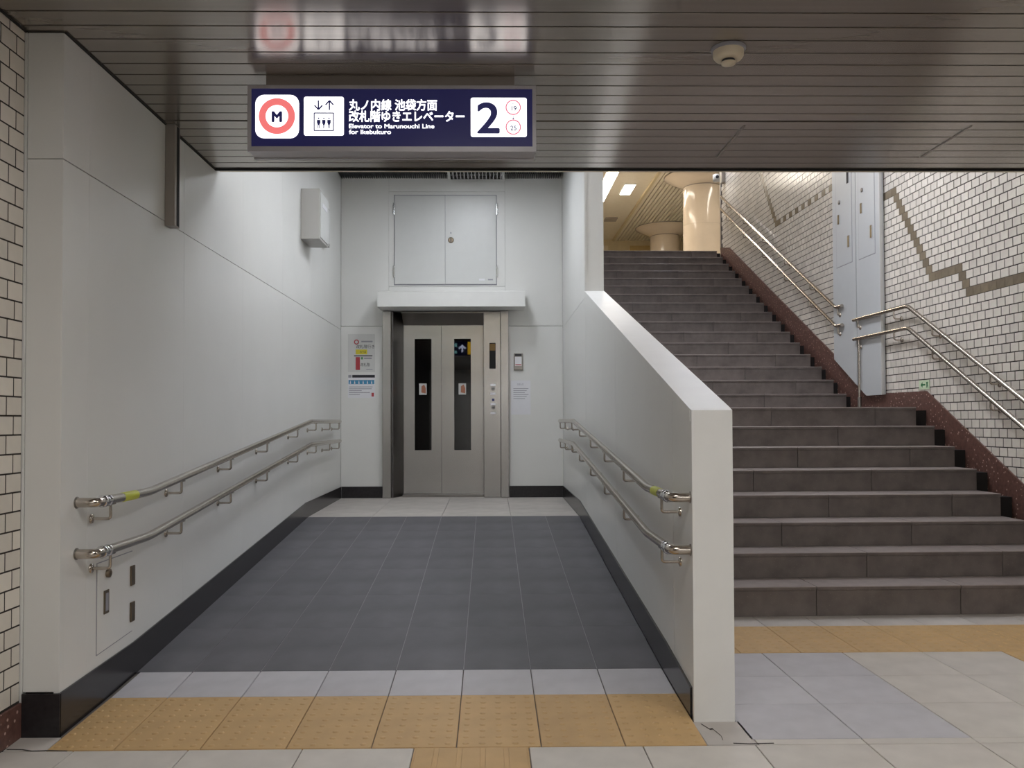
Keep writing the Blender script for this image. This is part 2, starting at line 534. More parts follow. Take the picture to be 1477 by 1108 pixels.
# ------------------------------------------------------------------ partition between ramp and stairs
wp = MB()
wp.prism([(3.43, 0), (9.7, 0), (9.7, 3.98), (7.24, 3.98), (7.24, 2.31), (3.43, 1.235)], 'x', 0.822, 0.962)
wp.box(0.822, 0.962, 9.7, 13.4, 0, 6.6)
wall_mid = struct(wp.build('wall_middle', BACKING, origin=(0.9, 5, 0)))
sl = (2.305 - 1.245) / (7.22 - 3.42)
zc = lambda y: 1.245 + sl * (y - 3.42)
# left face panels (below the coping), joint at y = 3.78
def lpan(y0, y1, z0, f1, f2):
    MB().prism([(y0, z0), (y1, z0 + 0.0), (y1, f2), (y0, f1)], 'x', 0.81, 0.822).build('wall_panel', WHITE, wall_mid)
cop = 0.055
lpan(3.44, 3.778, 0.05, zc(3.44) - cop, zc(3.778) - cop)
lpan(3.782, 5.50, 0.06, zc(3.782) - cop, zc(5.50) - cop)
lpan(5.504, 7.218, 0.2, zc(5.504) - cop, zc(7.218) - cop)
# panel behind the bend, cut by the sloping joint seen in the photo
MB().prism([(7.222, 0.3), (9.445, 0.3), (9.445, 2.24), (7.222, 2.25)], 'x', 0.81, 0.822).build('wall_panel', WHITE, wall_mid)
MB().prism([(7.222, 2.254), (9.445, 2.244), (9.445, 3.97), (7.222, 3.97)], 'x', 0.81, 0.822).build('wall_panel', WHITE, wall_mid)
# end post, sloping coping, upright edge
MB().prism([(3.412, 0.0), (3.436, 0.0), (3.436, zc(3.436)), (3.412, zc(3.412))], 'x', 0.808, 0.972).build('end_panel', WHITE_EDGE, wall_mid)
MB().prism([(3.4365, zc(3.4365) - cop + .003), (7.236, zc(7.236) - cop + .003), (7.236, zc(7.236)), (3.4365, zc(3.4365))], 'x', 0.806, 0.974).build('coping', WHITE_EDGE, wall_mid)
MB().box(0.808, 0.972, 7.2365, 7.262, 2.25, 3.97).build('edge_panel', WHITE_EDGE, wall_mid)
MB().prism([(3.44, 0.0), (5.15, 0.0), (7.24, 0.8), (7.24, zc(7.24) - cop), (3.44, zc(3.44) - cop)], 'x', 0.962, 0.970).build('stair_side_panel', WHITE, wall_mid)
MB().box(0.962, 0.970, 7.262, 13.3, 1.0, 6.5).build('stair_side_panel', WHITE, wall_mid)
brt = [(3.445, 0.128), (3.95, 0.185), (7.70, 0.485), (9.44, 0.487)]
struct(MB().prism([(3.445, ztop(3.445)), (3.70, ztop(3.7)), (4.01, ztop(4.01)), (7.72, ztop(7.72)), (9.44, ztop(9.44))] + brt[::-1], 'x', 0.80, 0.811).build('baseboard_right', BLACKBASE))

# ------------------------------------------------------------------ wall at the end of the passage
wb = MB()
wb.box(-1.9, -1.19, YE + 0.015, 9.75, 0, 4.0)
wb.box(0.21, 0.822, YE + 0.015, 9.75, 0, 4.0)
wb.box(-1.19, 0.21, YE + 0.015, 9.75, 2.43, 4.0)
wall_back = struct(wb.build('wall_back', BACKING, origin=(-0.4, YE, 0)))
def bp(x0, x1, z0, z1):
    MB().box(x0 + .001, x1 - .001, YE, YE + 0.015, z0 + .0006, z1 - .0006, 0.0008).build('wall_panel', WHITE, wall_back)
bp(XL, -1.185, 0.37, 2.258); bp(XL, -1.12, 2.262, 3.97)
bp(0.205, 0.81, 0.37, 2.258); bp(0.17, 0.81, 2.262, 3.97)
bp(-1.12, 0.17, 2.43, 2.70); bp(-1.12, 0.17, 2.702, 3.76); bp(-1.12, 0.17, 3.762, 3.97)
struct(MB().box(XL + 0.009, -1.19, YE - 0.008, YE - 0.0005, ztop(9.44), 0.486, 0.001).build('baseboard_back', BLACKBASE))
struct(MB().box(0.21, 0.80, YE - 0.008, YE - 0.0005, ztop(9.44), 0.487, 0.001).build('baseboard_back', BLACKBASE))

# lift doorway
ev = thing('elevator_door', (-0.49, YE, 0.36), 'brushed steel elevator doorway with two narrow dark glass windows at ramp end', 'elevator')
MB().box(-1.184, -1.092, YE - 0.07, YE + 0.12, 0.362, 2.42, 0.004).build('jamb', STEEL, ev)
MB().box(0.118, 0.205, YE - 0.07, YE + 0.12, 0.362, 2.42, 0.004).build('jamb', STEEL, ev)
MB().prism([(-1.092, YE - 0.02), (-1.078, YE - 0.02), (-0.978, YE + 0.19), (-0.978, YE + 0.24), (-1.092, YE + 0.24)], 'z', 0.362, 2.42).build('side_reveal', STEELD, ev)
MB().prism([(-1.09, YE - 0.02), (-1.075, YE - 0.02), (-1.075, YE - 0.012), (-1.09, YE - 0.012)], 'z', 0.362, 2.41).build('reveal_edge', CHROME, ev)
op = MB().box(-0.070, 0.117, YE - 0.02, YE + 0.24, 0.362, 2.418, 0.003).build('operating_panel', STEEL, ev)
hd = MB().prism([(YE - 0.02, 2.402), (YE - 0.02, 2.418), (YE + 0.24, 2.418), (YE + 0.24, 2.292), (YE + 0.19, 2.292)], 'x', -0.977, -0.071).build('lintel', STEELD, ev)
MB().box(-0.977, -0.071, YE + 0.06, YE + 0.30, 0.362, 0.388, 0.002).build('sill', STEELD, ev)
yd0, yd1 = YE + 0.20, YE + 0.235
for (a, b, wa, wz) in ((-0.976, -0.5515, -0.853, -0.663), (-0.5485, -0.072, -0.407, -0.217)):
    m = MB()
    m.box(a, wa, yd0, yd1, 0.39, 2.29); m.box(wz, b, yd0, yd1, 0.39, 2.29)
    m.box(wa, wz, yd0, yd1, 0.39, 0.878); m.box(wa, wz, yd0, yd1, 2.138, 2.29)
    dp = m.build('door_leaf', STEEL, ev)
    MB().box(wa, wz, yd0 + 0.004, yd0 + 0.010, 0.878, 2.138).build('window_pane', GLASS, dp)
    cx = (wa + wz) / 2 - 0.0
    MB().box(cx - 0.045, cx + 0.04, yd0 + 0.0028, yd0 + 0.0038, 1.505, 1.632).build('sticker', PAPERG, dp)
    MB().prism([(cx - 0.02, 1.53), (cx + 0.03, 1.52), (cx + 0.03, 1.58), (cx + 0.012, 1.62), (cx - 0.018, 1.60)], 'y', yd0 + 0.0018, yd0 + 0.0026).build('sticker_print', ORANGE, dp)
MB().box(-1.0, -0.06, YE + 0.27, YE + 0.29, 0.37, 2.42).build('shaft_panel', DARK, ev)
# operating panel details
yo = YE - 0.02
dsp = MB().box(-0.006, 0.062, yo - 0.006, yo, 1.785, 2.07, 0.002).build('display', DARK, op)
MB().box(-0.002, 0.058, yo - 0.0075, yo - 0.0062, 1.985, 2.06).build('display_notice', mat('amber_brown', (120, 92, 40), 0.5), dsp)
for zz in (1.604, 1.507, 1.392, 1.293):
    MB().box(0.004, 0.062, yo - 0.003, yo, zz - 0.011, zz + 0.011, 0.001).build('label_plate', PAPER, op)
for zz in (1.563, 1.355):
    bt_ = MB().lathe([(0.02, 0.0), (0.02, -0.006), (0.017, -0.008)], (0.033, yo, zz), 20, 'y').build('call_button', INK, op)
    ring(0.033, zz, 0.0135, 0.010, yo - 0.0095, yo - 0.0075, 20).build('button_ring', CHROME, bt_)
MB().box(0.020, 0.046, yo - 0.003, yo, 1.425, 1.452, 0.001).build('blue_mark', mat('navy_blue', (48, 56, 110), 0.5), op)
# beige hood over the doorway
hood = MB().prism([(9.09, 2.43), (YE, 2.43), (YE, 2.65), (9.115, 2.60), (9.09, 2.592)], 'x', -1.20, 0.378).build('door_hood', WHITE_EDGE)
tag(hood, 'plain off-white box hood mounted above the elevator doorway', 'hood')

# service cabinet doors above
cb = thing('service_cabinet', (-0.49, YE, 2.72), 'flush white double-door service cabinet high above the elevator hood', 'cabinet')
MB().box(-1.062, 0.080, YE - 0.006, YE, 2.715, 3.723, 0.001).build('frame', INKG, cb)
d1 = MB().box(-1.054, -0.4955, YE - 0.016, YE - 0.006, 2.725, 3.713, 0.002).build('cabinet_door', DOORW, cb)
d2 = MB().box(-0.4925, 0.072, YE - 0.016, YE - 0.006, 2.725, 3.713, 0.002).build('cabinet_door', DOORW, cb)
for x, par in ((-1.062, d1), (0.080, d2)):
    for zz in (3.50, 2.80):
        h = MB().lathe([(0.009, 0), (0.009, 0.13)], (x, YE - 0.016, zz), 10)
        h.box(x - 0.012, x + 0.012, YE - 0.012, YE - 0.006, zz + 0.02, zz + 0.11)
        h.build('hinge', CHROME, par)
lk = MB().lathe([(0.032, 0), (0.032, -0.008), (0.024, -0.012)], (-0.43, YE - 0.016, 3.215), 20, 'y').build('lock', BRONZE, d2)
MB().box(-0.436, -0.424, YE - 0.030, YE - 0.028, 3.192, 3.238).build('lever', INK, lk)
MB().box(-0.437, -0.424, YE - 0.0175, YE - 0.016, 3.285, 3.305).build('key_mark', INKG, d2)
MB().box(-0.12, -0.055, YE - 0.018, YE - 0.016, 2.765, 2.785).build('maker_plate', PAPER, d2)
MB().box(-0.02, 0.035, YE - 0.018, YE - 0.016, 2.767, 2.781).build('maker_plate', INKG, d2)

# posters and small devices on the end wall
p1 = MB().box(-1.572, -1.273, YE - 0.003, YE, 1.752, 2.173).build('poster', PAPERG)
tag(p1, 'notice with yellow highlight and red bar left of the elevator door', 'poster')
yp = YE - 0.0036
ring(-1.478, 2.085, 0.028, 0.017, yp - 0.0006, yp + 0.0004, 20).build('red_ring_mark', INKR, p1)
MB().box(-1.425, -1.30, yp, yp + 0.0004, 2.082, 2.098).build('text_line', INKG, p1)
text('lettering', '改札階行き', -1.48, 2.018, yp, 0.044, INK, p1, width=0.20)
MB().box(-1.487, -1.36, yp, yp + 0.0005, 1.948, 2.002).build('yellow_band', INKY, p1)
text('lettering', 'のりば', -1.44, 1.962, yp - 0.0007, 0.034, INK, p1, width=0.07)
MB().box(-1.505, -1.302, yp, yp + 0.0004, 1.926, 1.937).build('rule', INK, p1)
MB().box(-1.487, -1.44, yp, yp + 0.0004, 1.775, 1.918).build('red_bar', INKR, p1)
MB().box(-1.43, -1.405, yp, yp + 0.0004, 1.892, 1.918).build('green_mark', INKGR, p1)
MB().box(-1.395, -1.31, yp, yp + 0.0004, 1.896, 1.912).build('text_line', INKG, p1)
text('lettering', '改札階', -1.432, 1.818, yp, 0.042, INK, p1, width=0.10)
MB().box(-1.37, -1.30, yp, yp + 0.0004, 1.775, 1.782).build('text_line', INKG, p1)
p2 = MB().box(-1.572, -1.273, YE - 0.003, YE, 1.466, 1.722).build('poster', PAPER)
tag(p2, 'notice with dark heading and blue pictogram band below another notice', 'poster')
MB().box(-1.525, -1.275, yp, yp + 0.0004, 1.69, 1.72).build('heading_bar', INK, p2)
MB().box(-1.568, -1.532, yp, yp + 0.0004, 1.69, 1.72).build('heading_mark', INKG, p2)
MB().box(-1.565, -1.282, yp, yp + 0.0004, 1.618, 1.664).build('blue_band', INKB, p2)
for k in range(6):
    x = -1.545 + k * 0.047
    MB().prism([(x - 0.008, 1.622), (x + 0.008, 1.622), (x + 0.004, 1.645), (x, 1.66), (x - 0.004, 1.645)], 'y', yp - 0.0006, yp).build('pictogram', PAPER, p2)
for k, (a, b) in enumerate(((-1.56, -1.30), (-1.56, -1.31), (-1.56, -1.42), (-1.56, -1.33), (-1.56, -1.44))):
    MB().box(a, b, yp, yp + 0.0004, 1.584 - k * 0.021, 1.591 - k * 0.021).build('text_line', INKG, p2)
MB().box(-1.312, -1.285, yp, yp + 0.0004, 1.48, 1.522).build('red_badge', INKR, p2)
p3 = MB().box(0.231, 0.448, YE - 0.003, YE, 1.276, 1.653).build('notice_sheet', PAPER)
tag(p3, 'white printed sheet on the wall right of the elevator door', 'notice')
text('lettering', 'お知らせ', 0.30, 1.60, yp, 0.03, INKG, p3, width=0.07)
for k in range(6):
    MB().box(0.258, 0.425 - 0.02 * (k % 3), yp, yp + 0.0004, 1.56 - k * 0.022, 1.566 - k * 0.022).build('text_line', INKG, p3)
ic = MB().box(0.263, 0.363, YE - 0.025, YE, 1.768, 1.954, 0.004).build('intercom', STEELD)
tag(ic, 'small steel intercom box above the white sheet beside the elevator', 'intercom')
MB().box(0.276, 0.350, YE - 0.0275, YE - 0.0252, 1.922, 1.946).build('speaker_slot', INK, ic)
MB().box(0.276, 0.350, YE - 0.0275, YE - 0.0252, 1.815, 1.915).build('instruction_plate', PAPER, ic)
MB().box(0.280, 0.346, YE - 0.0285, YE - 0.0276, 1.822, 1.832).build('red_line', INKR, ic)

# ------------------------------------------------------------------ ceilings
ce = MB()
ce.box(-1.8, 6.0, -6, 5.10, 2.742, 2.85)
ceiling = struct(ce.build('ceiling', DARK, origin=(0, 3, 2.742)))
PS_ = 0.1155
def slatbox(x0, x1, y0, y1, mb=None):
    z0, z1 = 2.722, 2.742
    pr = [(y0, z1), (y0, z0 + 0.0006), (y0 + 0.0006, z0), (y1 - 0.0006, z0), (y1, z0 + 0.0006), (y1, z1)]
    return (mb or MB()).prism(pr, 'x', x0, x1)
far = MB()
k = 0
while True:
    y1 = 5.098 - PS_ * k; y0 = y1 - PS_ + 0.0095
    k += 1
    if y0 < -6: break
    if y0 < 2.75:
        slatbox(-1.795, 5.9, y0, y1, far); continue
    xl = XL + 0.004 if y0 > 3.29 else -1.795
    if 4.35 < y0 and y1 < 4.90:
        for a, b in ((xl, 1.307), (1.325, 2.487), (2.505, 5.9)):
            slatbox(a, b, y0, y1).build('ceiling_slat', SLAT, ceiling)
    else:
        if abs(y1 - 4.29) < 0.05: y1 -= 0.012
        if abs(y1 - 4.867) < 0.05: y1 -= 0.008
        slatbox(xl, 5.9, y0, y1).build('ceiling_slat', SLAT, ceiling)
stuff(far.build('distant_slats', SLAT, ceiling))
for x in (1.316, 2.496):
    MB().box(x - 0.006, x + 0.006, 4.35, 4.875, 2.719, 2.742).build('joint_strip', GUIDE, ceiling)
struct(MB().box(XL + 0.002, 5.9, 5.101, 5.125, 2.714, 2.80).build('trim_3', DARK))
struct(MB().box(XL + 0.004, 5.9, 5.126, 5.20, 2.73, 6.6).build('wall_header', WARM))
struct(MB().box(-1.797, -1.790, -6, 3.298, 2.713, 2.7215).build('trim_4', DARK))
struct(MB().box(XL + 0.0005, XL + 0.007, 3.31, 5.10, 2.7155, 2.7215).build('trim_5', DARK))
# end guide of the drop curtain on the left wall
gd = MB().box(XL, XL + 0.052, 4.33, 4.40, 2.20, 2.721, 0.003)
gd = gd.build('curtain_guide', GUIDE)
tag(gd, 'short brown metal shutter guide hanging from the ceiling on the left white wall', 'shutter guide')
MB().box(XL + 0.0522, XL + 0.054, 4.355, 4.385, 2.205, 2.715).build('guide_slot', DARK, gd)
# dark louvred ceiling of the passage
pc = MB().box(-1.672, 0.822, 5.2, 9.465, 3.96, 4.02)
ceil_p = struct(pc.build('ceiling_passage', DARK))
lv = MB()
x = XL + 0.01
while x < 0.80:
    lv.box(x, x + 0.008, 5.21, 9.44, 3.905, 3.958); x += 0.024
stuff(lv.build('louvres', mat('dark_louvre_metal', (66, 64, 66), 0.4, 0.5), ceil_p))
vt = thing('ceiling_vent', (-0.145, 9.2, 3.88), 'silver framed vent in the dark louvred ceiling above the elevator', 'vent')
fm = MB()
fm.box(-0.455, -0.425, 8.75, 9.37, 3.868, 3.904); fm.box(0.135, 0.165, 8.75, 9.37, 3.868, 3.904)
fm.box(-0.425, 0.135, 9.34, 9.37, 3.868, 3.904); fm.box(-0.425, 0.135, 8.75, 8.78, 3.868, 3.904)
fm.build('frame', CHROME, vt)
for k in range(14):
    xx = -0.40 + k * 0.04
    MB().box(xx, xx + 0.01, 8.785, 9.335, 3.875, 3.900).build('fin', ALU, vt)

def lamp(x0, x1, y0, y1, z, m, label, group=None):
    t = thing('ceiling_lamp', ((x0 + x1) / 2, (y0 + y1) / 2, z), label, 'lamp', group)
    MB().box(x0 - 0.03, x1 + 0.03, y0 - 0.03, y1 + 0.03, z + 0.012, z + 0.06).build('housing', WHITE_EDGE, t)
    MB().box(x0, x1, y0, y1, z, z + 0.011).build('diffuser', m, t)
    return t
lamp(-0.75, -0.35, 5.6, 6.8, 3.84, TUBE_P, 'white ceiling lamp of the ramp passage just behind the low ceiling edge')
lamp(-0.45, 0.05, 7.6, 8.4, 3.84, TUBE_P, 'white ceiling lamp of the ramp passage in front of the silver vent')
lamp(2.05, 2.45, 6.4, 8.0, 4.5, TUBE_S, 'white lamp above the lower stairs near the low ceiling edge')
lamp(1.3, 1.5, 9.2, 10.2, 5.9, TUBE_S, 'white lamp above the middle of the upper stairs')
lamp(3.0, 3.25, 12.8, 13.4, 5.7, TUBE_S, 'white lamp above the stair head close to the tiled wall')
lamp(-0.5, 0.5, 1.35, 1.65, 2.66, TUBE_F, 'long lamp on the slatted ceiling added out of view overhead, nearer one', 'unseen lamps near the viewpoint')  # unseen, above the frame ahead of the camera, placed to brighten the near floor
lamp(2.2, 3.4, 1.35, 1.65, 2.66, TUBE_F, 'long lamp on the slatted ceiling added out of view overhead, nearer the stairs', 'unseen lamps near the viewpoint')  # also added above the frame, balancing light on floor and upright faces
lamp(-0.3, 3.1, -4.6, -4.2, 2.66, TUBE_F, 'long lamp on the slatted ceiling behind the viewpoint, farthest back', 'unseen lamps near the viewpoint')  # unseen, enlarged to brighten what the steel doors reflect
struct(MB().box(-1.9, 6.0, -6.1, -6.0, 0, 2.8).build('wall_front', WHITE))

# smoke detector
sd = thing('smoke_detector', (0.978, 3.44, 2.68), 'round cream smoke detector on the slatted ceiling', 'smoke detector')
MB().lathe([(0.070, 0.0), (0.070, -0.008), (0.066, -0.012)], (0.978, 3.44, 2.7215), 32).build('base', INKG, sd)
MB().lathe([(0.062, 0.0), (0.061, -0.022), (0.052, -0.034), (0.030, -0.036)], (0.978, 3.44, 2.7095), 32).build('body', CREAM, sd)
MB().lathe([(0.026, 0.0), (0.026, -0.010)], (0.978, 3.44, 2.6735), 20).build('vent_ring', INK, sd)
MB().lathe([(0.030, 0.0), (0.028, -0.008), (0.012, -0.012)], (0.978, 3.44, 2.6635), 24).build('cap', CREAM, sd)

# ------------------------------------------------------------------ hanging light-box sign
sg = thing('hanging_sign', (-0.425, 3.76, 2.376), 'dark blue backlit direction sign with red ring and white number panel', 'sign')
SX0, SX1, SZ0, SZ1, SY = -1.053, 0.205, 2.379, 2.670, 3.70
bx = MB()
bx.box(SX0 + 0.004, SX1 - 0.004, SY + 0.012, SY + 0.112, SZ0 + 0.004, SZ1 - 0.004)
bx.build('housing', ALU, sg)
fr = MB()
for y0, y1 in ((SY, SY + 0.02), (SY + 0.105, SY + 0.125)):
    fr.box(SX0, SX1, y0, y1, SZ0, SZ0 + 0.022); fr.box(SX0, SX1, y0, y1, SZ1 - 0.014, SZ1)
    fr.box(SX0, SX0 + 0.016, y0, y1, SZ0 + 0.022, SZ1 - 0.014); fr.box(SX1 - 0.016, SX1, y0, y1, SZ0 + 0.022, SZ1 - 0.014)
fr.build('frame', ALU, sg)
MB().box(-0.98, 0.112, SY + 0.03, SY + 0.10, SZ1, 2.7215).build('mount', GUIDE, sg)
YF = SY + 0.006
face = MB().box(SX0 + 0.016, SX1 - 0.016, YF, YF + 0.006, SZ0 + 0.022, SZ1 - 0.014).build('front_face', NAVY, sg)
# red ring emblem
MB().prism(rrect(-1.020, -0.830, 2.438, 2.629, 0.038), 'y', YF - 0.0012, YF - 0.0002).build('emblem_plate', SWHITE, face)
ring(-0.926, 2.535, 0.079, 0.049, YF - 0.0022, YF - 0.0014, 48).build('emblem_ring', SRED, face)
text('emblem_letter', 'M', -0.926, 2.511, YF - 0.0030, 0.062, SNAVY, face, bold=0.003, align='CENTER', sx=1.0)
# lift pictogram
MB().prism(rrect(-0.809, -0.635, 2.450, 2.621, 0.009), 'y', YF - 0.0012, YF - 0.0002).build('pictogram_plate', SWHITE, face)
pg = MB()
def bar(mb, a, b, wd_, y0=YF - 0.0022, y1=YF - 0.0014):
    a, b = Vector((a[0], 0, a[1])), Vector((b[0], 0, b[1]))
    d = (b - a).normalized(); n_ = Vector((-d.z, 0, d.x)) * wd_ / 2
    q = [a - n_, b - n_, b + n_, a + n_]
    return mb.prism([(p.x, p.z) for p in q], 'y', y0, y1)
cxp = -0.722
ax_, bx_ = cxp - 0.0235, cxp + 0.0245
bar(pg, (ax_, 2.604), (ax_, 2.566), 0.006); bar(pg, (ax_ - 0.017, 2.583), (ax_, 2.564), 0.006); bar(pg, (ax_ + 0.017, 2.583), (ax_, 2.564), 0.006)
bar(pg, (bx_, 2.562), (bx_, 2.602), 0.006); bar(pg, (bx_ - 0.017, 2.585), (bx_, 2.604), 0.006); bar(pg, (bx_ + 0.017, 2.585), (bx_, 2.604), 0.006)
for a, b in (((-0.042, 2.549), (0.042, 2.549)), ((0.042, 2.5505), (0.042, 2.4705)), ((0.042, 2.472), (-0.042, 2.472)), ((-0.042, 2.4705), (-0.042, 2.5505))):
    bar(pg, (cxp + a[0], a[1]), (cxp + b[0], b[1]), 0.0045)
for q in (-0.0225, 0.0, 0.0225):
    c0 = cxp + q
    pg.prism([(c0 - 0.0075, 2.519), (c0 + 0.0075, 2.519), (c0 + 0.0075, 2.506), (c0 + 0.004, 2.498), (c0 + 0.004, 2.482), (c0 + 0.001, 2.482), (c0 + 0.001, 2.496), (c0 - 0.001, 2.496), (c0 - 0.001, 2.482), (c0 - 0.004, 2.482), (c0 - 0.004, 2.498), (c0 - 0.0075, 2.506)], 'y', YF - 0.0022, YF - 0.0014)
    pg.lathe([(0.0035, 0.0), (0.0035, 0.0008)], (c0, YF - 0.0022, 2.526), 10, 'y')
pg.build('pictogram', SNAVY, face)
text('lettering', '丸ノ内線 池袋方面', -0.612, 2.5655, YF - 0.0012, 0.052, SWHITE, face, bold=0.0011, width=0.383)
text('lettering', '改札階ゆきエレベーター', -0.612, 2.5155, YF - 0.0012, 0.052, SWHITE, face, bold=0.0011, width=0.503)
text('lettering', 'Elevator to Marunouchi Line', -0.612, 2.4830, YF - 0.0012, 0.0265, SWHITE, face, bold=0.0004, width=0.371)
text('lettering', 'for Ikebukuro', -0.612, 2.4575, YF - 0.0012, 0.0265, SWHITE, face, bold=0.0004, width=0.182)
MB().prism(rrect(-0.081, 0.164, 2.445, 2.618, 0.009), 'y', YF - 0.0012, YF - 0.0002).build('number_plate', SWHITE, face)
text('number', '2', -0.050, 2.463, YF - 0.0016, 0.190, SNAVY, face, bold=0.0035, width=0.092)
for zc_, num in ((2.575, '19'), (2.488, '25')):
    ring(0.105, zc_, 0.034, 0.0285, YF - 0.0022, YF - 0.0014, 32).build('station_ring', SPINK, face)
    text('station_number', num, 0.106, zc_ - 0.014, YF - 0.0016, 0.029, SNAVY, face, bold=0.0004, align='CENTER')
    text('station_letter', 'M', 0.105, zc_ + 0.012, YF - 0.0016, 0.011, SNAVY, face, align='CENTER')
ar = bar(MB(), (0.105, 2.540), (0.105, 2.525), 0.0022)
bar(ar, (0.100, 2.530), (0.105, 2.523), 0.0022); bar(ar, (0.110, 2.530), (0.105, 2.523), 0.0022)
ar.build('small_arrow', SNAVY, face)
# rear face, seen mirrored in the lift window
YB = SY + 0.119
rf = MB().box(SX0 + 0.016, SX1 - 0.016, YB - 0.006, YB, SZ0 + 0.022, SZ1 - 0.014).build('rear_face', NAVY, sg)
ra = MB()
bar(ra, (-0.505, 2.46), (-0.505, 2.585), 0.026, YB + 0.0004, YB + 0.0012)
bar(ra, (-0.565, 2.525), (-0.498, 2.59), 0.026, YB + 0.0014, YB + 0.0022); bar(ra, (-0.445, 2.525), (-0.512, 2.59), 0.026, YB + 0.0024, YB + 0.0032)
ra.build('rear_arrow', BWHITE, rf)
MB().prism(rrect(-0.405, -0.12, 2.42, 2.65, 0.01), 'y', YB + 0.0004, YB + 0.0012).build('yellow_plate', BYEL, rf)
MB().box(-0.96, -0.60, YB + 0.0004, YB + 0.0012, 2.56, 2.62).build('rear_line', BTEAL, rf)
MB().box(-0.96, -0.60, YB + 0.0004, YB + 0.0012, 2.44, 2.49).build('rear_line', BTEAL, rf)

# ------------------------------------------------------------------ handrails of the passage
def passage_rail(side, z0, z1, sticker, label):
    s = 1 if side == 'L' else -1
    Xw = XL if side == 'L' else XR
    X = Xw + s * 0.08
    ya, yb = (3.43, 3.95) if side == 'L' else (3.45, 3.98)
    t = thing('handrail', (X, ya, z0 - 0.1), label, 'handrail', 'steel handrails along the ramp')
    path = arc([(Xw + s * 0.004, ya, z0), (X, ya, z0), (X, yb, z0), (X, 7.50, z1), (X, 8.93, z1)], 0.05, 6)
    MB().tube(path, 0.0195, 14).build('rail', RAIL, t)
    MB().lathe([(0.0195, 0.0), (0.0255, 0.008), (0.0255, 0.02), (0.021, 0.028), (0.0205, 0.05), (0.024, 0.052), (0.024, 0.06)], (X, ya + 0.04, z0), 18, 'y').build('collar', CHROME, t)
    MB().lathe([(0.024, 0.0), (0.024, s * 0.003)], (Xw, ya, z0), 18, 'x').build('wall_plate', STEELD, t)
    if sticker:
        MB().tube([(X, 3.66, z0), (X, 3.80, z0)], 0.0205, 14).build('sticker', STICKY, t)
    for y in ((3.555, 4.365, 5.19, 6.03, 6.975, 7.71, 8.375, 8.88) if side == 'L' else (3.635, 4.665, 5.45, 6.2, 6.97, 7.62, 8.3, 8.88)):
        f = (y - yb) / (7.50 - yb)
        z = z0 + (z1 - z0) * min(1, max(0, f)) - 0.016
        b = MB().tube(arc([(Xw + s * 0.006, y, z - 0.062), (X, y, z - 0.062), (X, y, z)], 0.014, 3), 0.0065, 8)
        b.lathe([(0.020, 0.0), (0.020, s * 0.006), (0.010, s * 0.010)], (Xw, y, z - 0.062), 14, 'x')
        b.box(X - 0.012, X + 0.012, y - 0.025, y + 0.025, z - 0.004, z)
        b.build('bracket', RAIL, t)
passage_rail('L', 0.882, 1.205, True, 'upper steel handrail on the left white wall of the ramp')
passage_rail('L', 0.678, 1.003, False, 'lower steel handrail on the left white wall of the ramp')
passage_rail('R', 0.890, 1.203, True, 'upper steel handrail on the white partition between ramp and stairs')
passage_rail('R', 0.678, 1.003, False, 'lower steel handrail on the white partition between ramp and stairs')

# ------------------------------------------------------------------ fittings on the left wall
b1 = thing('alarm_box', (-1.56, 7.63, 2.80), 'deep grey box high on the left wall near the elevator', 'box')
MB().box(XL, XL + 0.165, 7.44, 7.82, 2.80, 3.245, 0.004).build('case', BOXG, b1)
MB().box(XL + 0.1655, XL + 0.172, 7.46, 7.80, 2.82, 3.225, 0.002).build('cover', DOORW, b1)
MB().box(XL + 0.1725, XL + 0.174, 7.52, 7.74, 3.10, 3.14).build('label_strip', PAPER, b1)
b2 = thing('switch_box', (-1.63, 8.35, 2.95), 'shallow grey box on the left wall behind a deeper box', 'box')
MB().box(XL, XL + 0.055, 8.22, 8.50, 2.94, 3.32, 0.003).build('case', BOXG, b2)
MB().box(XL + 0.0555, XL + 0.06, 8.24, 8.48, 2.96, 3.30, 0.001).build('cover', DOORW, b2)
MB().box(XL + 0.0605, XL + 0.062, 8.32, 8.36, 3.06, 3.20).build('slot', INKG, b2)
hp = thing('inspection_hatch', (XL, 3.8, 0.23), 'flush white inspection hatch with steel hinges low on the left wall', 'hatch')
MB().prism([(3.606, 0.225), (3.962, 0.243), (3.962, 0.612), (3.606, 0.612)], 'x', XL, XL + 0.0015).build('gap_line', INKG, hp)
MB().prism([(3.611, 0.231), (3.957, 0.248), (3.957, 0.608), (3.611, 0.608)], 'x', XL + 0.0005, XL + 0.004).build('hatch_door', WHITE, hp)
for zz in (0.50, 0.335):
    MB().box(XL + 0.004, XL + 0.012, 3.93, 3.972, zz - 0.045, zz + 0.045, 0.002).build('hinge', BRONZE, hp)
h_ = MB().box(XL + 0.004, XL + 0.009, 3.665, 3.71, 0.385, 0.485, 0.001).build('flush_handle', BRONZE, hp)
MB().box(XL + 0.0092, XL + 0.0102, 3.675, 3.70, 0.397, 0.473).build('handle_recess', INKG, h_)
MB().lathe([(0.019, 0.0), (0.019, 0.012), (0.012, 0.016)], (XL + 0.004, 3.70, 0.555), 16, 'x').build('lock', BRONZE, hp)

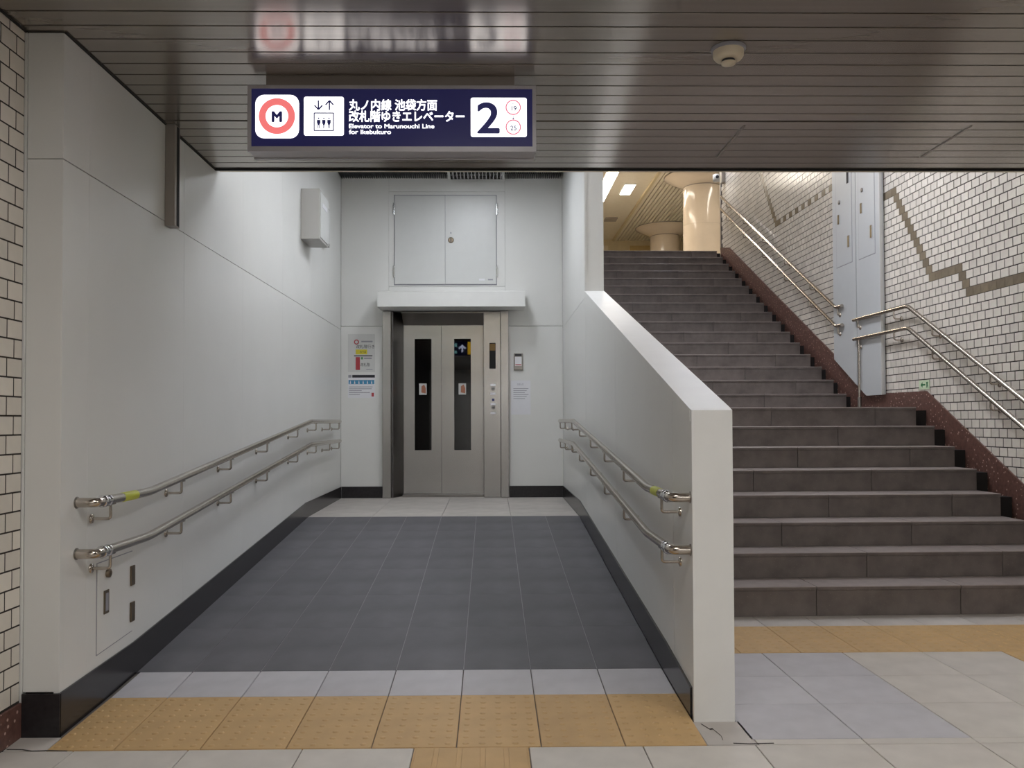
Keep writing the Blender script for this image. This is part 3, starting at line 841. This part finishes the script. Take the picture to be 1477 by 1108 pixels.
# ------------------------------------------------------------------ staircase
N1, N2 = 8, 24
def zn(n): return 0.1814 + 0.1615 * (n - 1)
def wn(n): return 5.19 + 0.2917 * (n - 1) if n <= 8 else 8.72 + 0.31 * (n - 9)
stair = thing('staircase', SW(2.4, 5.19, 0), 'wide dark granite staircase climbing to the upper hall beside the ramp', 'stairs')
for n in range(1, N2 + 1):
    w0 = wn(n)
    w1 = wn(n + 1) + 0.03 if n < N2 else w0 + 0.35
    z0 = zn(n - 1) if n > 1 else 0.0
    z1 = zn(n)
    ul = 0.985 + (w1 * math.sin(TH))
    ur = 3.80 if n <= 8 else 3.85
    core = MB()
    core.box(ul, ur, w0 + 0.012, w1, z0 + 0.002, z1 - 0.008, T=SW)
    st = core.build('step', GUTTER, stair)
    off = 1.64 if n % 2 == 0 else 2.09
    e = [off + 0.9 * k for k in range(-2, 4)]
    e = [ul] + [q for q in e if ul + 0.05 < q < ur - 0.05] + [ur]
    for a, b in zip(e, e[1:]):
        mb = MB()
        a_, b_ = a + 0.002, b - 0.002
        # riser block with a thin nosing line and a tread painted lighter for light from above
        mb.box(a_, b_, w0, w0 + 0.0115, z0 + 0.001, z1 - 0.024, T=SW)
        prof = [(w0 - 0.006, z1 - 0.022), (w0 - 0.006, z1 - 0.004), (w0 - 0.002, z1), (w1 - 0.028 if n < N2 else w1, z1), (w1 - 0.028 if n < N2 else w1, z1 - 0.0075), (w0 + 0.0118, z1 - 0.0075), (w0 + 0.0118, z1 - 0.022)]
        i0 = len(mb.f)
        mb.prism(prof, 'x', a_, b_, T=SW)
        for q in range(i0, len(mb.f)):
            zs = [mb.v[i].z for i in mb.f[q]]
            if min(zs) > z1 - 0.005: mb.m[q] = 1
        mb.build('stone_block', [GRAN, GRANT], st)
# near-black blocks painting the shade of the channel between steps and wall
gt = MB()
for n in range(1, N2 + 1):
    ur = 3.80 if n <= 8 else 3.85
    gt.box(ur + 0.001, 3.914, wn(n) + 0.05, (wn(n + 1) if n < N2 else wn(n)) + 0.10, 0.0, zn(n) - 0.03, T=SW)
gt.build('gutter_shade_fill', GUTTER, stair)

# ------------------------------------------------------------------ right wall
wr = MB().box(UW, UW + 0.3, -6, 13.42, 0, 6.6, T=SW)
wall_right = struct(wr.build('wall_right', GROUT, origin=SW(UW, 7, 0)))
def ztr(w):
    P = [(4.0, -0.37), (7.28, 1.452), (8.32, 1.46), (9.0, 1.83), (12.95, 3.865), (13.5, 3.96)]
    for (a, za), (b, zb) in zip(P, P[1:]):
        if w <= b: return za + (zb - za) * (w - a) / (b - a)
    return 3.96
struct(MB().prism([(5.0, 0.0), (5.0, 0.19), (7.28, 1.452), (8.32, 1.46), (9.0, 1.83), (12.95, 3.865), (13.4, 3.95), (13.4, 0.0)], 'x', 3.915, 3.9295, T=SW).build('trim_6', TERRA))
struct(MB().box(3.918, 3.9295, -6, 4.995, 0, 0.19, T=SW).build('baseboard_stair', TERRA))
DW, DZ = 0.1, 0.07
tmw = MB().box(-0.003, 0, -DW / 2 + 0.0042, DW / 2 - 0.0042, -DZ / 2 + 0.0038, DZ / 2 - 0.0038, 0.001).mesh('tile', TILEW)
tmb = MB().box(-0.003, 0, -DW / 2 + 0.0004, DW / 2 - 0.0004, -DZ / 2 + 0.0004, DZ / 2 - 0.0004, 0.0004).mesh('tile', TILEB)
def brown(i, w, j):
    d = lambda a: abs(w - a) < 0.03
    if 0 <= i <= 13 and d(7.176 + 0.05 * i): return True
    if i == 13 and 7.8 < w < 9.2: return True
    if i == 0 and 6.76 < w < 7.2: return True
    if -3 <= i <= 0 and d(6.776 + 0.05 * i): return True
    if i == -3 and w < 6.65: return True
    if i == 19 and 9.0 < w < 10.90: return j % 2 == 0
    if i >= 19 and d(10.926 + 0.05 * (i - 19)): return True
    return False
cand = []
for i in range(-35, 48):
    z = 2.429 + DZ * i
    for j in range(-63, 64):
        w = 7.176 + DW * j + (0.05 if i % 2 else 0.0)
        if w < 1.0 or w > 13.36 or z < 0.03: continue
        if z + DZ / 2 < ztr(w) - 0.005 and z + DZ / 2 < max(ztr(w - 0.05), ztr(w + 0.05)): continue
        if z > 1.2 + 0.3 * w + 0.35: continue
        if z > 2.70 and w < 4.9: continue
        if w < 5.0 and z < 0.2: continue
        if 8.06 < w < 9.0: continue
        seen = w > 5.98 and z < 1.2 + 0.3 * w
        cand.append((0 if seen else 1, w, z, i, j))
cand.sort()
rw, rb = MB(), MB()
for q, (s_, w, z, i, j) in enumerate(cand):
    br = brown(i, w, j)
    if q < 300:
        inst('tile', tmb if br else tmw, SW(UW, w, z), wall_right, TH)
    else:
        g = 0.0004 if br else 0.004
        (rb if br else rw).box(UW - 0.003, UW, w - DW / 2 + g, w + DW / 2 - g, z - DZ / 2 + g, z + DZ / 2 - g, T=SW)
stuff(rw.build('farther_tiles', TILEW, wall_right))
stuff(rb.build('farther_brown_tiles', TILEB, wall_right))
struct(MB().box(UW - 0.012, UW + 0.3, 13.385, 13.43, 3.9, 6.6, T=SW).build('trim_7', GUIDE))

# grey-white steel cabinet on the right wall
sc = thing('shutter_cabinet', SW(3.9, 8.5, 1.43), 'tall pale grey two-leaf steel cabinet on the tiled wall beside the stairs', 'cabinet')
CU = 3.875
MB().prism([(8.0, 1.445), (8.33, 1.445), (9.02, 1.835), (9.07, 1.862), (9.07, 4.25), (8.0, 4.25)], 'x', CU + 0.012, 3.914, T=SW).build('case', CABW, sc)
leaf_n = MB().prism([(8.0, 1.443), (8.325, 1.443), (8.508, 1.543), (8.508, 4.25), (8.0, 4.25)], 'x', CU, CU + 0.0115, T=SW).build('cabinet_leaf', CABW, sc)
leaf_f = MB().prism([(8.520, 1.551), (9.07, 1.858), (9.07, 4.25), (8.520, 4.25)], 'x', CU, CU + 0.0115, T=SW).build('cabinet_leaf', CABW, sc)
MB().box(CU + 0.004, CU + 0.0119, 8.508, 8.520, 1.56, 4.25, T=SW).build('seam', INK, sc)
MB().box(CU - 0.004, CU + 0.02, 7.992, 8.004, 1.443, 4.25, T=SW).build('edge_strip', DOORW, sc)
for par, a, b, zb in ((leaf_n, 8.10, 8.44, 2.82), (leaf_f, 8.60, 8.97, 2.83)):
    pn = MB()
    pn.box(CU - 0.003, CU - 0.0002, a, b, zb, 4.2, T=SW)
    pd = pn.build('access_door', CABW, par)
    MB().box(CU - 0.0008, CU - 0.0001, a - 0.008, b + 0.008, zb - 0.008, 4.2, T=SW).build('door_gap', INKG, par)
    MB().box(CU - 0.014, CU - 0.0032, a + 0.04, a + 0.075, zb + 0.16, zb + 0.28, T=SW).build('hinge', CHROME, pd)
    MB().box(CU - 0.012, CU - 0.0032, b - 0.09, b - 0.055, zb + 0.45, zb + 0.55, T=SW).build('pull_handle', CHROME, pd)
    mb = MB()
    c = SW(CU - 0.0032, (b - 0.085), zb + 0.68)
    mb.lathe([(0.022, 0.0), (0.022, -0.008), (0.014, -0.012)], c, 14, 'x').build('lock', STEELD, pd)
    MB().box(CU - 0.008, CU - 0.0032, a + 0.06, a + 0.10, zb + 0.83, zb + 0.97, T=SW).build('slot', INK, pd)

# handrails on the tiled wall
def wall_rail(path, brk, label, wall_end=None, post=None, name='handrail'):
    P = [SW(*p) for p in path]
    t = thing('handrail', P[0], label, 'handrail')
    MB().tube(arc(P, 0.05, 5), 0.0185, 12).build('rail', RAIL, t)
    for (w, z, wall) in brk:
        b = MB()
        u1 = path[0][0] if wall_end is None else 3.85
        pts = [SW(wall - 0.004, w, z - 0.085), SW(u1, w, z - 0.085), SW(u1, w, z - 0.014)]
        b.tube(arc(pts, 0.025, 4), 0.0075, 8)
        b.lathe([(0.024, 0.0), (0.024, -0.007), (0.012, -0.012)], SW(wall, w, z - 0.085), 14, 'x')
        b.build('bracket', RAIL, t)
    if post:
        w, z0, z1 = post
        MB().tube([SW(3.85, w, z0), SW(3.85, w, z1)], 0.012, 10).build('post', RAIL, t)
        MB().tube([SW(3.85, w, z0), SW(3.85, w, z0 + 0.12)], 0.02, 10).build('post_sleeve', STEELD, t)
    return t
slp = 0.1615 / 0.2917
def low(zz):
    return [(3.85, 8.53, zz), (3.85, 7.45, zz), (3.85, 5.2, zz - slp * 2.25), (3.85, 4.95, zz - slp * 2.25)]
def lowb(zz):
    r_ = [(8.43, zz, CU), (7.70, zz, UW - .006)]
    for w in (7.05, 6.25, 5.45):
        r_.append((w, zz - slp * (7.45 - w), UW - .006))
    return r_
wall_rail(low(2.215), lowb(2.215), 'upper steel handrail on the tiled wall beside the lower stairs')
wall_rail(low(2.02), lowb(2.02), 'lower steel handrail with a thin post beside the lower stairs', post=(8.42, 1.314, 2.01))
s2 = (4.70 - 2.36) / (13.15 - 8.9)
for z0, label in ((2.40, 'upper steel handrail on the far tiled wall beside the upper stairs'), (2.20, 'lower steel handrail on the far tiled wall beside the upper stairs')):
    f = lambda w: z0 + s2 * (w - 8.95)
    wall_rail([(3.85, 8.80, z0), (3.85, 8.95, z0), (3.85, 13.15, f(13.15))], [(8.90, z0, CU)] + [(w, f(w), UW - .006) for w in (9.65, 10.45, 11.25, 12.05, 12.85)], label)

# green luminous exit plate
ex = MB().box(UW - 0.010, UW - 0.0062, 7.235, 7.405, 1.467, 1.548, T=SW).build('exit_plate', GREENS)
tag(ex, 'small pale green exit arrow plate low on the tiled wall at the landing', 'exit sign')
MB().prism([(7.375, 1.507), (7.345, 1.532), (7.345, 1.514), (7.30, 1.514), (7.30, 1.500), (7.345, 1.500), (7.345, 1.482)], 'x', UW - 0.0108, UW - 0.0102, T=SW).build('arrow_print', GREEND, ex)
MB().prism([(7.285, 1.478), (7.278, 1.478), (7.27, 1.5), (7.262, 1.478), (7.255, 1.478), (7.262, 1.51), (7.255, 1.53), (7.285, 1.53), (7.28, 1.51)], 'x', UW - 0.0108, UW - 0.0102, T=SW).build('figure_print', GREEND, ex)

# ------------------------------------------------------------------ upper hall
ZU = zn(24)
struct(MB().box(-2, 9, 13.75, 26, ZU - 0.3, ZU - 0.002).build('floor_upper', BEIGE))
cu = MB().box(-2, 3.70, 12.2, 26, 6.64, 6.75)
cu.box(3.70, 9.0, 12.2, 26, 6.67, 6.75)
cu.box(0.8, 4.3, 5.2, 12.2, 6.64, 6.75)
ceil_u = struct(cu.build('ceiling_upper', WARM))
us = MB()
x = 3.74
while x < 8.9:
    us.box(x, x + 0.075, 13.5, 25.4, 6.60, 6.66); x += 0.10
stuff(us.build('upper_slats', WARM, ceil_u))
MB().box(3.67, 3.73, 12.3, 25.4, 6.585, 6.64).build('edge_strip', WARMW, ceil_u)
wu = struct(MB().box(-2, 9, 25.4, 25.6, ZU, 6.7).build('wall_upper', WARMW))
for a, b, m in ((3.35, 3.55, CREAM), (4.2, 4.9, mat('ochre_cream_panel', (190, 165, 112), 0.5)), (2.6, 2.9, CREAM)):
    MB().box(a, b, 25.37, 25.4, ZU, 6.45).build('wall_panel', m, wu)
struct(MB().box(-2.1, -2.0, 13.5, 25.6, ZU, 6.7).build('wall_upper', WARMW))
struct(MB().box(9.0, 9.1, 13.5, 25.6, ZU, 6.7).build('wall_upper', WARMW))
def column(x, y, label):
    t = thing('round_column', (x, y, ZU), label, 'column')
    r = 0.415
    sh = MB()
    zs = [ZU, ZU + 0.8, ZU + 1.6, 6.34]
    for a, b in zip(zs, zs[1:]):
        MB().lathe([(r, a + 0.0015), (r, b - 0.0015)], (x, y, 0), 48).build('shaft_drum', COLM, t)
    MB().lathe([(r - 0.02, 6.335), (r - 0.02, 6.36)], (x, y, 0), 40).build('neck_joint', GUIDE, t)
    MB().lathe([(r, 6.36), (r + 0.03, 6.38), (0.81, 6.57), (0.815, 6.595)], (x, y, 0), 48).build('capital', COLM, t)
    MB().lathe([(0.83, 6.585), (0.83, 6.598)], (x, y, 0), 48).build('capital_rim', GUIDE, t)
column(4.70, 18.7, 'nearer glossy cream round column with a flared top in the upper hall')
column(4.91, 23.7, 'farther glossy cream round column with a flared top in the upper hall')
lamp(2.57, 2.80, 17.3, 20.9, 6.60, TUBE_U, 'long white ceiling lamp in the upper hall beside the partition edge')
lamp(3.12, 3.34, 19.4, 20.2, 6.60, TUBE_U, 'short white ceiling lamp in the upper hall')
lamp(5.6, 5.9, 15.0, 17.5, 6.55, TUBE_U, 'ceiling lamp of the upper hall hidden behind the tiled wall')
lamp(0.2, 0.6, 15.0, 19.0, 6.60, TUBE_U, 'ceiling lamp of the upper hall hidden behind the partition')
v2 = MB().box(3.10, 3.42, 22.6, 22.95, 6.60, 6.64, 0.003).build('ceiling_vent', GUIDE)
tag(v2, 'small dark square vent on the upper hall ceiling', 'vent')
# security camera at the end of the tiled wall
sv = thing('security_camera', SW(3.86, 13.2, 4.95), 'white security camera high at the far end of the tiled wall', 'security camera')
c = SW(3.80, 13.2, 4.97)
MB().box(3.87, 3.928, 13.14, 13.26, 4.93, 5.20, T=SW).build('bracket', GUIDE, sv)
MB().lathe([(0.028, -0.02), (0.05, -0.015), (0.055, 0.03), (0.055, 0.09), (0.03, 0.1)], (c.x, c.y, c.z), 20).build('body', DOORW, sv)
MB().lathe([(0.026, 0.0), (0.026, -0.012), (0.015, -0.014)], (c.x, c.y - 0.052, c.z + 0.045), 16, 'y').build('lens', INK, sv)
